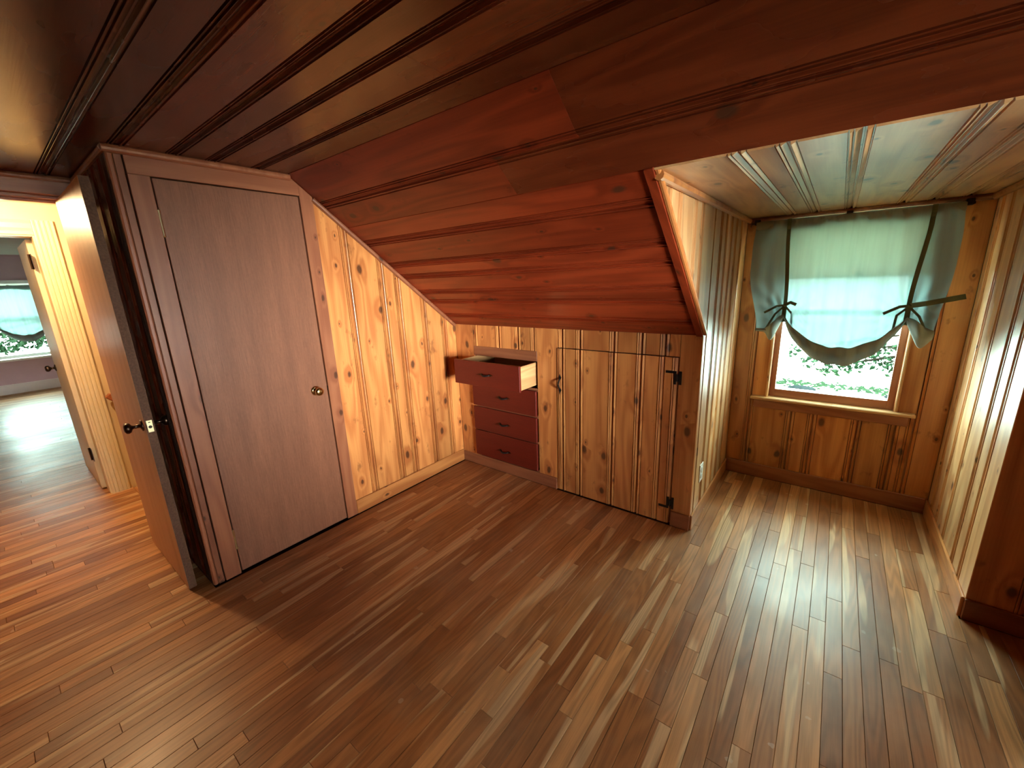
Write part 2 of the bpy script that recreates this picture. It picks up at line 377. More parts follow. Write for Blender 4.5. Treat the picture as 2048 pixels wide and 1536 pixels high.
# ================================================================== STRUCTURE
# ---- floor
mb = MB()
mb.box(-0.86, YB - 0.05, -0.12, XE + 0.05, -1.88, -0.021); mb.box(-0.95, -1.88, -0.12, -0.14, -1.80, -0.021); mb.box(-0.14, -1.88, -0.12, XE + 0.05, 0.12, -0.021); mb.box(XK - 0.1, 0.05, -0.12, XR + 0.1, YW + 0.1, -0.021)
mb.box(-2.08, -4.0, -0.12, -0.86, -1.87, -0.021); mb.box(-8.3, -4.2, -0.12, -2.08, -0.8, -0.021)
floor = struct('floor', mb, 'dark', 'oak strip floor with worn varnish running toward the dormer window', 'floor')
def proj(p):
    d = Vector(p) - CAMPOS; w = d.dot(fw)
    if w < 0.05: return None
    return (1024 + FPX * d.dot(rt) / w, 768 - FPX * d.dot(up) / w)
def area_in_view(x0, x1, y0, y1):
    a = 0.0; n = max(1, int((y1 - y0) / 0.15)); dy = (y1 - y0) / n
    for i in range(n):
        ya = y0 + dy * i; q = [proj((x, y, 0)) for x, y in ((x0, ya), (x1, ya), (x1, ya + dy), (x0, ya + dy))]
        if any(c is None for c in q): continue
        cx, cy = sum(c[0] for c in q) / 4, sum(c[1] for c in q) / 4
        if not (-10 < cx < 2058 and -10 < cy < 1546): continue
        if x0 < 0 and ya > -1.9 and x0 > -1.0: continue
        a += abs(sum(q[j][0] * q[(j + 1) % 4][1] - q[(j + 1) % 4][0] * q[j][1] for j in range(4))) / 2
    return a
SWD = 0.0572
pieces = []
rng = random.Random(11)
nrow = int((XE + 8.1) / SWD)
for r in range(nrow):
    xa = -8.1 + r * SWD; xb = xa + SWD; xm = (xa + xb) / 2
    if xm < -2.03: iv = (-3.95, -0.9)
    elif xm < -0.86: iv = (-3.3, -1.87)
    elif xm < 0.0: iv = (YB, -1.885)
    elif XK + 0.01 < xm < XR - 0.01: iv = (YB, YW - 0.012)
    else: iv = (YB, -0.012)
    y = iv[0] - rng.uniform(0, 0.6)
    while y < iv[1] - 0.03:
        L = rng.choice((0.30, 0.42, 0.55, 0.7, 0.85, 1.0, 1.25, 1.6)) * rng.uniform(0.85, 1.2)
        if xm < -2.03: L = 1.4 * rng.uniform(.8, 1.2)
        y1 = min(y + L, iv[1]);
        if iv[1] - y1 < 0.12: y1 = iv[1]
        y0 = max(y, iv[0])
        if y1 > y0: pieces.append((area_in_view(xa, xb, y0, y1), xa, xb, y0, y1, rng.random(), rng.uniform(-.0004, .0004)))
        y = y1
pieces.sort(reverse=True)
def strip(mb, xa, xb, y0, y1, t, dz):
    g, c = 0.0005, 0.0009
    vs = [(xa + g, y0 + g, -.02), (xb - g, y0 + g, -.02), (xb - g, y1 - g, -.02), (xa + g, y1 - g, -.02),
          (xa + g, y0 + g, -c + dz), (xb - g, y0 + g, -c + dz), (xb - g, y1 - g, -c + dz), (xa + g, y1 - g, -c + dz),
          (xa + g + c, y0 + g + c, dz), (xb - g - c, y0 + g + c, dz), (xb - g - c, y1 - g - c, dz), (xa + g + c, y1 - g - c, dz)]
    fs = [(0, 3, 2, 1), (8, 9, 10, 11)]
    for a in (0, 4):
        for i in range(4): fs.append((a + i, a + (i + 1) % 4, a + 4 + (i + 1) % 4, a + 4 + i))
    mb.mesh(vs, fs, lambda p: (p[0] - xa, p[1] - y0), 'y', t)
rest = MB()
for i, (a, xa, xb, y0, y1, t, dz) in enumerate(pieces):
    if i < 300:
        m1 = MB(); strip(m1, xa, xb, y0, y1, t, dz); m1.build('floor_board', 'oak', floor, None, tone=t)
    else: strip(rest, xa, xb, y0, y1, t, dz)
tag(rest.build('distant_floor_boards', 'oak', floor), 'remaining oak strips of the floor', kind='stuff')

# ---- left wall (closet door wall), plane x = 0
def backing_left():
    mb = MB(); mb.prism([(YD + 0.0, -.03), (0.09, -.03), (0.09, zs(0)), (YC, H + .03), (YD, H + .03)], 'x', -BK1, -BK0); return mb
wl = struct('wall_left', backing_left(), 'dark', 'knotty pine end wall left of the built in drawers, under the slope', 'wall')
LJ = [-1.046, -0.878, -0.640, -0.515, -0.303, -0.115, 0.0]
run(wl, (0, 0, 0), Y, Z, X, LJ, 0.0, lambda u: zs(u) - 0.004, ends=(False, False))
tr = MB().prism([(-1.118, 0.0), (-1.046, 0.0), (-1.046, zs(-1.046) - .003), (-1.118, zs(-1.118) - .003)], 'x', -0.02, 0.008)
t1 = struct('trim_1', tr, 'pine_trim', 'reddish pine casing round the closed closet door', 'trim', 0.0015)
part(MB().box(-0.02, -1.831, 0.0, 0.008, -1.757, 1.992), 'stile', 'pine_trim', t1, 0.0015)
part(MB().prism([(-1.831, 1.993), (-1.118, 1.993), (-1.118, zs(-1.118) - .003), (YC, H - .004), (-1.831, H - .004)], 'x', -0.02, 0.008, 'y'), 'head', 'pine_trim', t1, 0.0015)
part(MB().box(-0.02, -1.862, 0.0, 0.004, -1.836, H - .004), 'corner_post', 'pine_trim', t1, 0.002)
part(MB().box(-0.02, -1.885, 0.0, 0.006, -1.863, H - .004), 'corner_bead', 'pine_trim', t1, 0.006)
# crown over the closet and up to the doorway
def halfround(mb, p, q, r, n=8):
    return mb.tube([p, q], r, n)
t2 = struct('trim_2', halfround(MB(), (0.006, -1.895, H - .014), (0.006, YC + 0.01, H - .014), 0.017, 12), 'pine_trim', 'rounded pine crown strip above the closet door', 'trim')
part(halfround(MB(), (0.006, -1.889, H - .014), (XH, -1.889, H - .014), 0.013, 10), 'return_strip', 'pine_trim', t2)
t3 = struct('trim_3', halfround(MB(), (0.004, -1.046, zs(-1.046) - .014), (0.004, -0.008, zs(-0.008) - .014), 0.014, 10), 'pine_trim', 'slim pine strip along the slope on the left wall', 'trim')
bl = struct('baseboard_left', MB().box(0.0, -1.046, 0.0, 0.012, 0.0, 0.098, 'y'), 'pine', 'pine baseboard under the left knotty wall', 'baseboard', 0.003)
# closet side wall facing the open door
wc = struct('wall_closet', MB().box(-0.92, YD + 0.022, -.03, -0.022, YD + 0.05, H + .02), 'dark', 'shaded closet side wall behind the open room door', 'wall')
run(wc, (0, YD, 0), X, Z, -Y, [-0.80, -0.62, -0.45, -0.30, -0.14, -0.02], 0.0, H, 'pine_ceiling', ends=(False, False))  # darker ceiling pine stands in for the shade behind the door

# closet door
d1 = MB().box(-0.034, -1.7505, 0.008, 0.002, -1.1235, 1.988)
d1 = tag(d1.build('door_1', 'luan', None, (-0.016, -1.437, 0.008), 0.002), 'closed flush brown plywood closet door with a small brass knob', 'door', None, 'structure'); LOC[d1] = (-0.016, -1.437, 0.008)
def knob_prof(sc=1.0): return [(.030 * sc, 0), (.031 * sc, .004 * sc), (.022 * sc, .008 * sc), (.010 * sc, .012 * sc), (.0095 * sc, .028 * sc), (.016 * sc, .033 * sc), (.0255 * sc, .040 * sc), (.028 * sc, .050 * sc), (.025 * sc, .060 * sc), (.016 * sc, .0655 * sc), (.0, .067 * sc)]
part(MB().lathe(knob_prof(0.92), (0.002, -1.197, 0.903), (1, 0, 0), 24), 'knob', 'brass', d1, smooth=True)
part(MB().box(-0.02, -1.1225, 0.888, 0.004, -1.118, 0.918), 'strike_plate', 'bronze', d1)
def butt_hinge(x, y, z, h, parent, axis='x'):
    m = MB(); m.tube([(x, y, z), (x, y, z + h)], 0.0055, 8); m.lathe([(.0068, 0), (.0075, .004), (.003, .009)], (x, y, z + h), (0, 0, 1), 8); m.lathe([(.0068, 0), (.0075, .004), (.003, .009)], (x, y, z), (0, 0, -1), 8)
    return part(m, 'hinge', 'pale_brass', parent)
butt_hinge(0.006, -1.7535, 1.752, 0.10, d1); butt_hinge(0.006, -1.7535, 0.155, 0.10, d1)

# ---- knee wall (plane y = 0)
mb = MB(); mb.box(-.09, BK0, -.03, .16, BK1, HK + .03); mb.box(.16, BK0, .965, .82, BK1, HK + .03); mb.box(.82, BK0, -.03, XK - .03, BK1, HK + .03); mb.box(.16, BK0, -.03, .82, BK1, 0.08)
wb = struct('wall_back', mb, 'dark', 'knotty pine knee wall with the drawers and crawl space door', 'wall')
KO = (0, 0, 0)
board(wb, KO, X, Z, -Y, 0.0, 0.19, 0.0, HK, False, False)
board(wb, KO, X, Z, -Y, 0.793, 0.951, 0.0, HK, False, False)
board(wb, KO, X, Z, -Y, 1.757, 1.871, 0.0, HK, False, False)
run(wb, KO, X, Z, -Y, [0.19, 0.219, 0.458, 0.637, 0.775, 0.793], 1.012, HK, ends=(False, False))
HJ = [0.953, 1.004, 1.137, 1.370, 1.543, 1.678, 1.757]
def hatch_run(parent, lo, hi, x0, x1, bow=0.0, root=None):
    js = [x0] + HJ[1:-1] + [x1]
    for i, (a, b) in enumerate(zip(js[:-1], js[1:])):
        mb_l, mb_r = i > 0, i < len(js) - 2
        o = None
        pr_force = (b - a) < 0.075
        if pr_force:
            o = board2(parent, a, b, lo, hi, mb_l, mb_r, bow, root)
        else: board(parent, KO, X, Z, -Y, a, b, lo, hi, mb_l, mb_r, root=root, bow=bow)
def board2(parent, a, b, lo, hi, l, r, bow, root):
    global board_profile
    O = Vector(KO); w = b - a
    pr = [(a, -TH), (a, 0.0), (b - 0.0345, 0.0), (b - 0.0335, -0.006), (b - 0.0315, -0.006), (b - 0.0305, 0.0026), (b - 0.0292, 0.0028), (b - 0.0235, -0.0006), (b - 0.0225, -0.0070), (b - 0.0205, -0.0070), (b - 0.0195, 0.0016), (b - 0.0182, 0.0018), (b - 0.0122, -0.0016), (b - 0.0055, -0.0056), (b - 0.0045, -0.014), (b, -0.014), (b, -TH)]
    m = MB(); n = len(pr); vs = [(u, -(d + bow), z) for z in (lo, hi) for u, d in pr]
    m.mesh(vs, [(i, i + 1, n + i + 1, n + i) for i in range(n - 1)] + [(n - 1, 0, n, 2 * n - 1), tuple(range(n))[::-1], tuple(range(n, 2 * n))], lambda p: (p[0] + p[1], p[2]))
    return part(m, 'board', 'pine', parent, root=root)
hatch_run(wb, 1.052, HK, 0.952, 1.756)
bb = MB(); bb.box(0.0, -0.012, 0.0, 0.950, 0.0, 0.088, 'x')
bb = struct('baseboard_back', bb, 'pine_trim', 'reddish pine baseboard below the drawers and beside the crawl space door', 'baseboard', 0.003)
part(MB().box(1.760, -0.012, 0.0, XK + 0.002, 0.0, 0.098, 'x'), 'short_baseboard', 'pine_trim', bb, 0.003)

# ---- knee wall right of the dormer
mb = MB().box(XR + .03, BK0, -.03, XE + .1, BK1, HK + .03)
wr = struct('wall_back_right', mb, 'dark', 'shaded pine knee wall right of the dormer', 'wall')
run(wr, KO, X, Z, -Y, [XR, 3.17, 3.42], 0.0, HK, ends=(False, False))
struct('baseboard_back_right', MB().box(XR - .002, -0.012, 0, 3.42, 0.0, 0.098, 'x'), 'pine_trim', 'shaded baseboard right of the dormer', 'baseboard', 0.003)

mb = MB(); mb.prism([(-.85, 0), (.09, 0), (.09, HK), (-.85, zs(-.85))], 'x', 3.42, 3.50); mb.box(3.50, -.85, 0, XE + .05, -.80, zs(-.85))  # partition added out of view, keeps gable light off the right knee wall
struct('wall_shade_partition', mb, 'pine', 'unseen pine partition added under the slope to shade the right knee wall', 'wall')
# ---- dormer cheeks
def cheek(name, xf, sgn, label, joints):
    xb0, xb1 = sorted((xf - sgn * 0.021, xf - sgn * 0.07))
    mb = MB(); mb.prism([(0.022, -.03), (YW + .08, -.03), (YW + .08, ZD + .08), (YG - .05, ZD + .08), (YG + .03, ZD), (0.022, HK + .0)], 'x', xb0, xb1)
    w = struct(name, mb, 'dark', label, 'wall')
    def lo(u): return 0.0 if u >= 0 else zs(u)
    js = [YG] + joints + [YW]
    for i, (a, b) in enumerate(zip(js[:-1], js[1:])):
        if a < 0 < b:
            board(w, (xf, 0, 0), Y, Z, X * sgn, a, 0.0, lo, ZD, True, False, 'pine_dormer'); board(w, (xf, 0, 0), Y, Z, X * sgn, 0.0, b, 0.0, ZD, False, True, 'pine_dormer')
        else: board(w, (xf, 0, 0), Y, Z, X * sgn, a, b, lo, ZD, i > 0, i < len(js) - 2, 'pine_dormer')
    return w
wdl = cheek('wall_dormer_left', XK, 1, 'sunlit knotty pine dormer cheek with the outlet low down', [-.655, -.525, -.295, -.172, .055, .228, .357, .495, .63, .79])
wdr = cheek('wall_dormer_right', XR, -1, 'knotty pine dormer cheek right of the window', [-.62, -.44, -.25, -.08, .17, .31, .535, .73, .89])
def cheek_trim(x, sgn, lab, n):
    r = 0.011
    t = struct('trim_%d' % n, halfround(MB(), (x + sgn * .008, YG + .012, zs(YG + .012) + .012), (x + sgn * .008, 0.0, zs(0) + .012), 0.012, 10), 'pine', lab, 'trim')
    m = MB(); a_, b_ = sorted((x - sgn * .034, x + sgn * .001)); vs = []
    for yy in (YG - .004, .0):
        for xx in (a_, b_):
            for h in (-.004, .008): vs.append(Vector((xx, yy, zs(yy))) + NS * h)
    m.mesh(vs, [(0, 1, 3, 2), (4, 6, 7, 5), (0, 4, 5, 1), (2, 3, 7, 6), (0, 2, 6, 4), (1, 5, 7, 3)], None, 'y')
    part(m, 'edge_board', 'pine_slope', t, .002)
    part(halfround(MB(), (x + sgn * .012, YG + .02, ZD - .014), (x + sgn * .012, YW, ZD - .014), 0.017, 10), 'cove_strip', 'pine', t)
    return t
cheek_trim(XK, 1, 'pale pine edge strip along the slope and top of the left cheek', 4)
cheek_trim(XR, -1, 'pine edge strip along the slope and top of the right cheek', 5)
struct('baseboard_dormer_left', MB().box(XK, 0.003, 0, XK + .012, YW - .012, .098, 'y'), 'pine', 'sunlit baseboard under the left dormer cheek', 'baseboard', 0.003)
struct('baseboard_dormer_right', MB().box(XR - .012, 0.003, 0, XR, YW - .012, .098, 'y'), 'pine', 'sunlit baseboard under the right dormer cheek', 'baseboard', 0.003)

# ---- dormer window wall, plane y = YW
WX0, WX1, WZ0, WZ1 = 2.088, 2.783, 0.628, 1.795
mb = MB(); mb.box(XK - .08, YW + .022, -.03, WX0, YW + .12, ZD + .1); mb.box(WX1, YW + .022, -.03, XR + .08, YW + .12, ZD + .1)
mb.box(WX0, YW + .022, -.03, WX1, YW + .12, WZ0 - .02); mb.box(WX0, YW + .022, WZ1, WX1, YW + .12, ZD + .1)
ww = struct('wall_dormer_back', mb, 'dark', 'shaded knotty pine wall under and beside the dormer window', 'wall')
DO = (0, YW, 0)
run(ww, DO, X, Z, -Y, [XK, 2.002], 0.0, ZD, ends=(False, True))
run(ww, DO, X, Z, -Y, [2.002, 2.255, 2.380, 2.612, 2.792, 2.872], 0.0, WZ0 - .022, ends=(True, True))
run(ww, DO, X, Z, -Y, [2.872, XR], 0.0, ZD, ends=(True, False))
run(ww, DO, X, Z, -Y, [2.002, WX0], WZ0, ZD, ends=(False, False)); run(ww, DO, X, Z, -Y, [WX1, 2.872], WZ0, ZD, ends=(False, False))
board(ww, DO, Z, X, -Y, WZ1, ZD, WX0, WX1, False, False)
struct('baseboard_dormer_back', MB().box(XK + .012, YW - .012, 0, XR - .012, YW, .10, 'x'), 'pine_trim', 'shaded baseboard below the dormer window', 'baseboard', 0.003)
struct('trim_6', halfround(MB(), (XK, YW - .010, ZD - .014), (XR, YW - .010, ZD - .014), 0.017, 10), 'pine_trim', 'dark rounded crown strip above the dormer window', 'trim')

# ---- window 1
w1 = MB(); fy0, fy1 = YW - .004, YW + .12
for a, b in ((WX0, WX0 + .016), (WX1 - .016, WX1)): w1.box(a, fy0, WZ0, b, fy1, WZ1)
w1.box(WX0 + .016, fy0, WZ1 - .016, WX1 - .016, fy1, WZ1, 'x')
w1 = struct('window_1', w1, 'pine', 'pine framed double hung dormer window behind the sheer shade', 'window', 0.002)
part(MB().box(WX0 - .093, YW - .045, WZ0 - .022, WX1 + .085, YW + .10, WZ0, 'x'), 'sill', 'pine_dormer', w1, 0.006)  # lightened pine here too, window light put into the sill colour
part(MB().box(WX0 - .07, YW - .015, WZ0 - .085, WX1 + .06, YW, WZ0 - .022, 'x'), 'apron', 'pine_trim', w1, 0.003)
def sash(z0, z1, yy, bot, top, parent):
    x0, x1 = WX0 + .017, WX1 - .017; st = .032
    m = MB(); m.box(x0, yy, z0, x0 + st, yy + .032, z1); m.box(x1 - st, yy, z0, x1, yy + .032, z1)
    m.box(x0 + st, yy, z0, x1 - st, yy + .032, z0 + bot, 'x'); m.box(x0 + st, yy, z1 - top, x1 - st, yy + .032, z1, 'x')
    o = part(m, 'sash', 'pine_trim', parent, 0.002)
    part(MB().box(x0 + st - .004, yy + .014, z0 + bot - .004, x1 - st + .004, yy + .018, z1 - top + .004), 'pane', 'glass', o)
    return o
sash(WZ0, 1.235, YW + .022, .055, .03, w1); sash(1.205, WZ1 - .017, YW + .058, .03, .04, w1)
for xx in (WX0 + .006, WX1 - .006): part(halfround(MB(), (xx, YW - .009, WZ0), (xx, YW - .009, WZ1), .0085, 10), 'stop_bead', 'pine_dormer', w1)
m = MB()
for a, b in ((WX0 + .016, WX0 + .040), (WX1 - .040, WX1 - .016)): m.box(a, YW + .095, WZ0, b, YW + .118, WZ1 - .016)
m.box(WX0 + .04, YW + .095, WZ0, WX1 - .04, YW + .118, WZ0 + .048, 'x')
part(m, 'storm_frame', 'white', w1, 0.002)

# ---- ceilings
NS = Vector((0, -SL, -1)).normalized()          # slope normal, into the room
VS = Vector((0, 1, -SL)).normalized()           # down the slope
LS = math.sqrt(1 + SL * SL)
mb = MB()
def slope_slab(mb, x0, x1, ya, yb):
    o = 0.05; vs = []
    for x in (x0, x1):
        for y in (ya, yb):
            for h in (0.024, 0.07): vs.append(Vector((x, y, zs(y))) - NS * h)
    mb.mesh(vs, [(0, 1, 3, 2), (4, 6, 7, 5), (0, 4, 5, 1), (2, 3, 7, 6), (0, 2, 6, 4), (1, 5, 7, 3)])
slope_slab(mb, -.09, XE + .1, YC - .03, YG - .002); slope_slab(mb, -.09, XK - .021, YG, .06); slope_slab(mb, XR + .021, XE + .1, YG, .06)
cs = struct('ceiling_slope', mb, 'dark', 'sloping red brown pine board ceiling above the knee wall', 'ceiling')
GAP[0] = 0.15
SJ = [YC, -.985, YG, -.735, -.568, -.472, -.335, -.243, -.10, 0.0]
for i, (a, b) in enumerate(zip(SJ[:-1], SJ[1:])):
    L, R = i > 0, i < len(SJ) - 2
    segs = [(0.0, 1.66), (1.66, XE)] if i == 0 else ([(0.0, 1.30), (1.30, XE)] if i == 1 else [(0.0, XK), (XR, XE)])
    for x0, x1 in segs:
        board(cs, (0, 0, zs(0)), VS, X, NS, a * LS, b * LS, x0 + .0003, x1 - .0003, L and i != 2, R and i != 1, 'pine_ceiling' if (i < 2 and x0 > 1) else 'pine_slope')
mb = MB().box(-.12, YS - .05, H + .022, XE + .1, YC + .02, H + .07); mb.box(-2.0, YS - .05, H + .022, -.12, YD + .06, H + .07)
cf = struct('ceiling', mb, 'dark', 'flat dark pine board ceiling with beaded joints', 'ceiling')
CJ = [YS, -3.32, -3.12, -2.95, -2.76, -2.56, -2.38, -2.20, -1.99, -1.843, -1.655, -1.508, -1.315, YC]
rr = random.Random(5)
for i, (a, b) in enumerate(zip(CJ[:-1], CJ[1:])):
    x0 = XH if b < -1.84 else 0.0
    c = rr.uniform(1.2, 3.1)
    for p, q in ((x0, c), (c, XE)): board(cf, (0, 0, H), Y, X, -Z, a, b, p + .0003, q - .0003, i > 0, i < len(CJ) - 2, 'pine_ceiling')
GAP[0] = 0.6
mb = MB().box(XK - .07, YG + .005, ZD + .022, XR + .07, YW + .12, ZD + .06)
cd = struct('ceiling_dormer', mb, 'dark', 'bright knotty pine ceiling inside the dormer', 'ceiling')
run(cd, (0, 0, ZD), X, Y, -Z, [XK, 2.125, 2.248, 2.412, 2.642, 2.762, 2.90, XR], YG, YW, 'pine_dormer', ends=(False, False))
# rear of the room, out of view: slope, knee wall, gable wall
mb = MB(); mb.prism([(YB, HK), (YS, H), (YS, H + .05), (YB - .05, HK + .02)], 'x', XH - .2, XE + .1, 'x')
struct('ceiling_slope_rear', mb, 'pine_ceiling', 'rear sloping pine ceiling', 'ceiling')
struct('wall_front', MB().box(XH - .2, YB - .05, 0, XE + .1, YB, HK + .02), 'pine', 'rear pine knee wall', 'wall')
GY0, GY1, GZ0, GZ1 = -2.64, -1.56, 0.42, 1.54
mb = MB(); mb.box(XE, YB - .05, 0, XE + .06, GY0, H + .05); mb.box(XE, GY1, 0, XE + .06, .12, H + .05); mb.box(XE, GY0, 0, XE + .06, GY1, GZ0); mb.box(XE, GY0, GZ1, XE + .06, GY1, H + .05)
wg = struct('wall_right', mb, 'pine', 'pine gable wall with a low window', 'wall')
m = MB()
for a, b in ((GY0, GY0 + .04), (GY1 - .04, GY1)): m.box(XE - .01, a, GZ0, XE + .07, b, GZ1)
m.box(XE - .01, GY0 + .04, GZ0, XE + .07, GY1 - .04, GZ0 + .04, 'y'); m.box(XE - .01, GY0 + .04, GZ1 - .04, XE + .07, GY1 - .04, GZ1, 'y')
w3 = struct('window_3', m, 'pine', 'low gable window in the right wall', 'window')
part(MB().box(XE + .03, GY0 + .04, GZ0 + .04, XE + .034, GY1 - .04, GZ1 - .04), 'pane', 'clear', w3)

# ---- doorway wall
DY0, DY1, DZ = -2.705, -1.937, 1.985
mb = MB(); mb.box(XH - .12, YB, 0, XH - .001, DY0 - .02, H + .02); mb.box(XH - .12, DY1 + .016, 0, XH - .001, YD + .022, H + .02); mb.box(XH - .12, DY0 - .02, DZ + .016, XH - .001, DY1 + .016, H + .02)
wd = struct('wall_doorway', mb, 'pine_trim', 'pine wall over the open doorway to the hall', 'wall')
jb = MB(); jb.box(XH - .125, DY1, 0, XH + .004, DY1 + .016, DZ + .016); jb.box(XH - .125, DY0 - .016, 0, XH + .004, DY0, DZ + .016); jb.box(XH - .125, DY0, DZ, XH + .004, DY1, DZ + .016, 'y')
tj = struct('trim_7', jb, 'pine_trim', 'dark pine head casing over the open doorway', 'trim', 0.002)
part(MB().box(XH, DY0 - .09, DZ + .017, XH + .018, YD - .004, H - .004, 'y'), 'head_casing', 'pine_trim', tj, 0.003)
part(MB().box(XH - .07, DY0, DZ - .012, XH - .04, DY1, DZ, 'y'), 'stop_strip', 'pine_trim', tj, 0.002)
part(halfround(MB(), (XH + .022, YB + .1, H - .013), (XH + .022, YD - .01, H - .013), 0.014, 10), 'crown_strip', 'pine_trim', tj)

# ---- open room door
LX0, LX1, LY0, LY1 = -0.775, -0.065, -1.974, -1.940
d2 = MB().box(LX0, LY0, 0.010, LX1, LY1, 1.976)
d2 = tag(d2.build('door_2', 'leaf_face', None, (-.42, -1.957, 0.010), 0.002), 'open flush room door standing edge on beside the closet', 'door', None, 'structure'); LOC[d2] = (-.42, -1.957, 0.010)
part(MB().box(LX1, LY0 + .001, 0.011, LX1 + .0015, LY1 - .001, 1.975), 'rough_edge', 'rubber', d2)
kp = [(.027, 0), (.028, .004), (.018, .007), (.0095, .010), (.008, .032), (.012, .038), (.022, .043), (.0265, .052), (.024, .061), (.014, .066), (0, .067)]
part(MB().lathe(kp, (LX1 - .058, LY0, .900), (0, -1, 0), 20), 'knob', 'bronze', d2, smooth=True)
part(MB().lathe(kp, (LX1 - .058, LY1, .900), (0, 1, 0), 20), 'knob', 'bronze', d2, smooth=True)
lp = part(MB().box(LX1 + .0015, LY0 + .006, .873, LX1 + .0035, LY1 - .006, .931), 'latch_plate', 'pale_brass', d2, 0.001)
part(MB().lathe([(.007, 0), (.007, .002), (0, .0021)], (LX1 + .0035, -1.957, .899), (1, 0, 0), 12), 'latch_bolt', 'slot', lp, root=d2)
part(MB().box(LX1 + .0035, -1.961, .919, LX1 + .0042, -1.953, .923), 'screw_slot', 'slot', lp, root=d2)

# ---- hall
XHW = -1.90
mb = MB(); mb.box(XHW - .13, -1.985, -2.6, XHW, 1.0, H + .05); mb.box(XHW - .13, -3.4, 0, XHW, -2.78, H + .05); mb.box(XHW - .13, -2.78, 1.916, XHW, -1.985, H + .05)
wh = struct('wall_hall', mb, 'hall', 'warm cream hall wall lit by a lamp', 'wall')
mb = MB(); mb.box(XHW - .13, -3.45, -.1, XH - .12, -3.4, H + .05); mb.box(-.98, YD + .05, -2.6, -.92, 1.0, H + .05); mb.box(XHW - .13, 1.0, -2.6, -.92, 1.05, H + .05)
struct('wall_hall_side', mb, 'hall', 'cream walls closing the hall and stair', 'wall')
struct('ceiling_hall', MB().box(XHW - .13, -3.45, H + .02, XH - .1, 1.05, H + .06), 'plaster', 'white hall ceiling', 'ceiling')
st = struct('stair_floor', MB().box(XHW, -1.87, -.03, -.98, -1.805, -.004, 'x'), 'oak', 'worn oak nosing at the head of the hall stair', 'stairs', 0.006)
for i in range(4): part(MB().box(XHW, -1.80 + .24 * i, -.22 - .2 * i, -.98, -1.53 + .24 * i, -.19 - .2 * i, 'x'), 'tread', 'oak', st, 0.004)
struct('floor_stairwell', MB().box(XHW - .13, -1.8, -2.65, -.9, 1.05, -2.6), 'oak', 'floor at the foot of the stair', 'floor')
# far doorway casing: fluted
def fluted(mb, y0, y1, z0, z1):
    n = 9; w = (y1 - y0) / n; pr = [(y0, 0)]
    for i in range(n): pr += [(y0 + w * i + .0015, .017), (y0 + w * (i + .5), .013 if i % 2 else .018), (y0 + w * (i + 1) - .0015, .017)]
    pr += [(y1, 0)]
    vs = [(XHW + d, y, z) for z in (z0, z1) for y, d in pr]; k_ = len(pr)
    mb.mesh(vs, [(i, i + 1, k_ + i + 1, k_ + i) for i in range(k_ - 1)] + [tuple(range(k_))[::-1], tuple(range(k_, 2 * k_)), (k_ - 1, 0, k_, 2 * k_ - 1)])
m = MB(); fluted(m, -1.990, -1.885, 0.0, 2.008)
t8 = struct('trim_8', m, 'casing', 'cream fluted casing round the far doorway', 'trim')
m = MB(); n_ = 5
pr = [(1.912, 0), (1.914, .016), (1.935, .018), (1.940, .011), (1.955, .017), (1.985, .018), (1.992, .012), (2.006, .018), (2.008, 0)]
vs = [(XHW + d, y, z) for y in (-2.88, -1.990) for z, d in pr]; k_ = len(pr)
m.mesh(vs, [(i, i + 1, k_ + i + 1, k_ + i) for i in range(k_ - 1)] + [tuple(range(k_))[::-1], tuple(range(k_, 2 * k_)), (k_ - 1, 0, k_, 2 * k_ - 1)])
part(m, 'head', 'casing', t8)
m = MB(); m.box(XHW - .135, -2.0, 0, XHW + .004, -1.988, 1.916); m.box(XHW - .135, -2.78, 1.904, XHW + .004, -2.0, 1.916)
part(m, 'jamb', 'casing', t8)
# far door, opened into the far room
FX0, FX1, FY0, FY1 = -2.80, -2.052, -2.028, -1.994
d3 = MB().box(FX0, FY0, .012, FX1, FY1, 1.898)
d3 = tag(d3.build('door_3', 'casing', None, (-2.43, -2.01, .012), 0.002), 'cream door opened into the far room, seen nearly edge on', 'door', None, 'structure'); LOC[d3] = (-2.43, -2.01, .012)
part(MB().lathe(knob_prof(.95), (FX0 + .07, FY0, .93), (0, -1, 0), 16), 'knob', 'bronze', d3, smooth=True)
part(MB().lathe(knob_prof(.95), (FX0 + .07, FY1, .93), (0, 1, 0), 16), 'knob', 'bronze', d3, smooth=True)
for z in (1.70, .26):
    m = MB(); m.box(FX1 + .001, FY0 + .001, z, FX1 + .06, FY0 + .004, z + .10); m.tube([(FX1 + .002, FY0 - .004, z), (FX1 + .002, FY0 - .004, z + .10)], .006, 8)
    part(m, 'hinge', 'bronze', d3)
# far room
FXW = -8.08
mb = MB(); wy0, wy1, wz0, wz1 = -2.52, -1.56, .56, 1.80
mb.box(FXW - .12, -4.2, 0, FXW, wy0, H + .1); mb.box(FXW - .12, wy1, 0, FXW, -.85, H + .1); mb.box(FXW - .12, wy0, 0, FXW, wy1, wz0); mb.box(FXW - .12, wy0, wz1, FXW, wy1, H + .1)
struct('wall_far', mb, 'mauve', 'mauve painted gable wall of the far room', 'wall')
mb = MB(); mb.box(FXW - .1, -.9, 0, -2.03, -.85, H + .1); mb.box(FXW - .1, -4.2, 0, -2.03, -4.15, H + .1); mb.box(-2.08, -4.2, 0, -2.03, -3.35, H + .1); mb.box(-2.08, -1.6, 0, -2.03, -.85, H + .1)
struct('wall_far_side', mb, 'mauve', 'mauve side walls of the far room', 'wall')
struct('ceiling_far', MB().box(FXW - .1, -4.2, H + .1, -2.03, -.85, H + .14), 'plaster', 'pale plaster ceiling of the far room', 'ceiling')
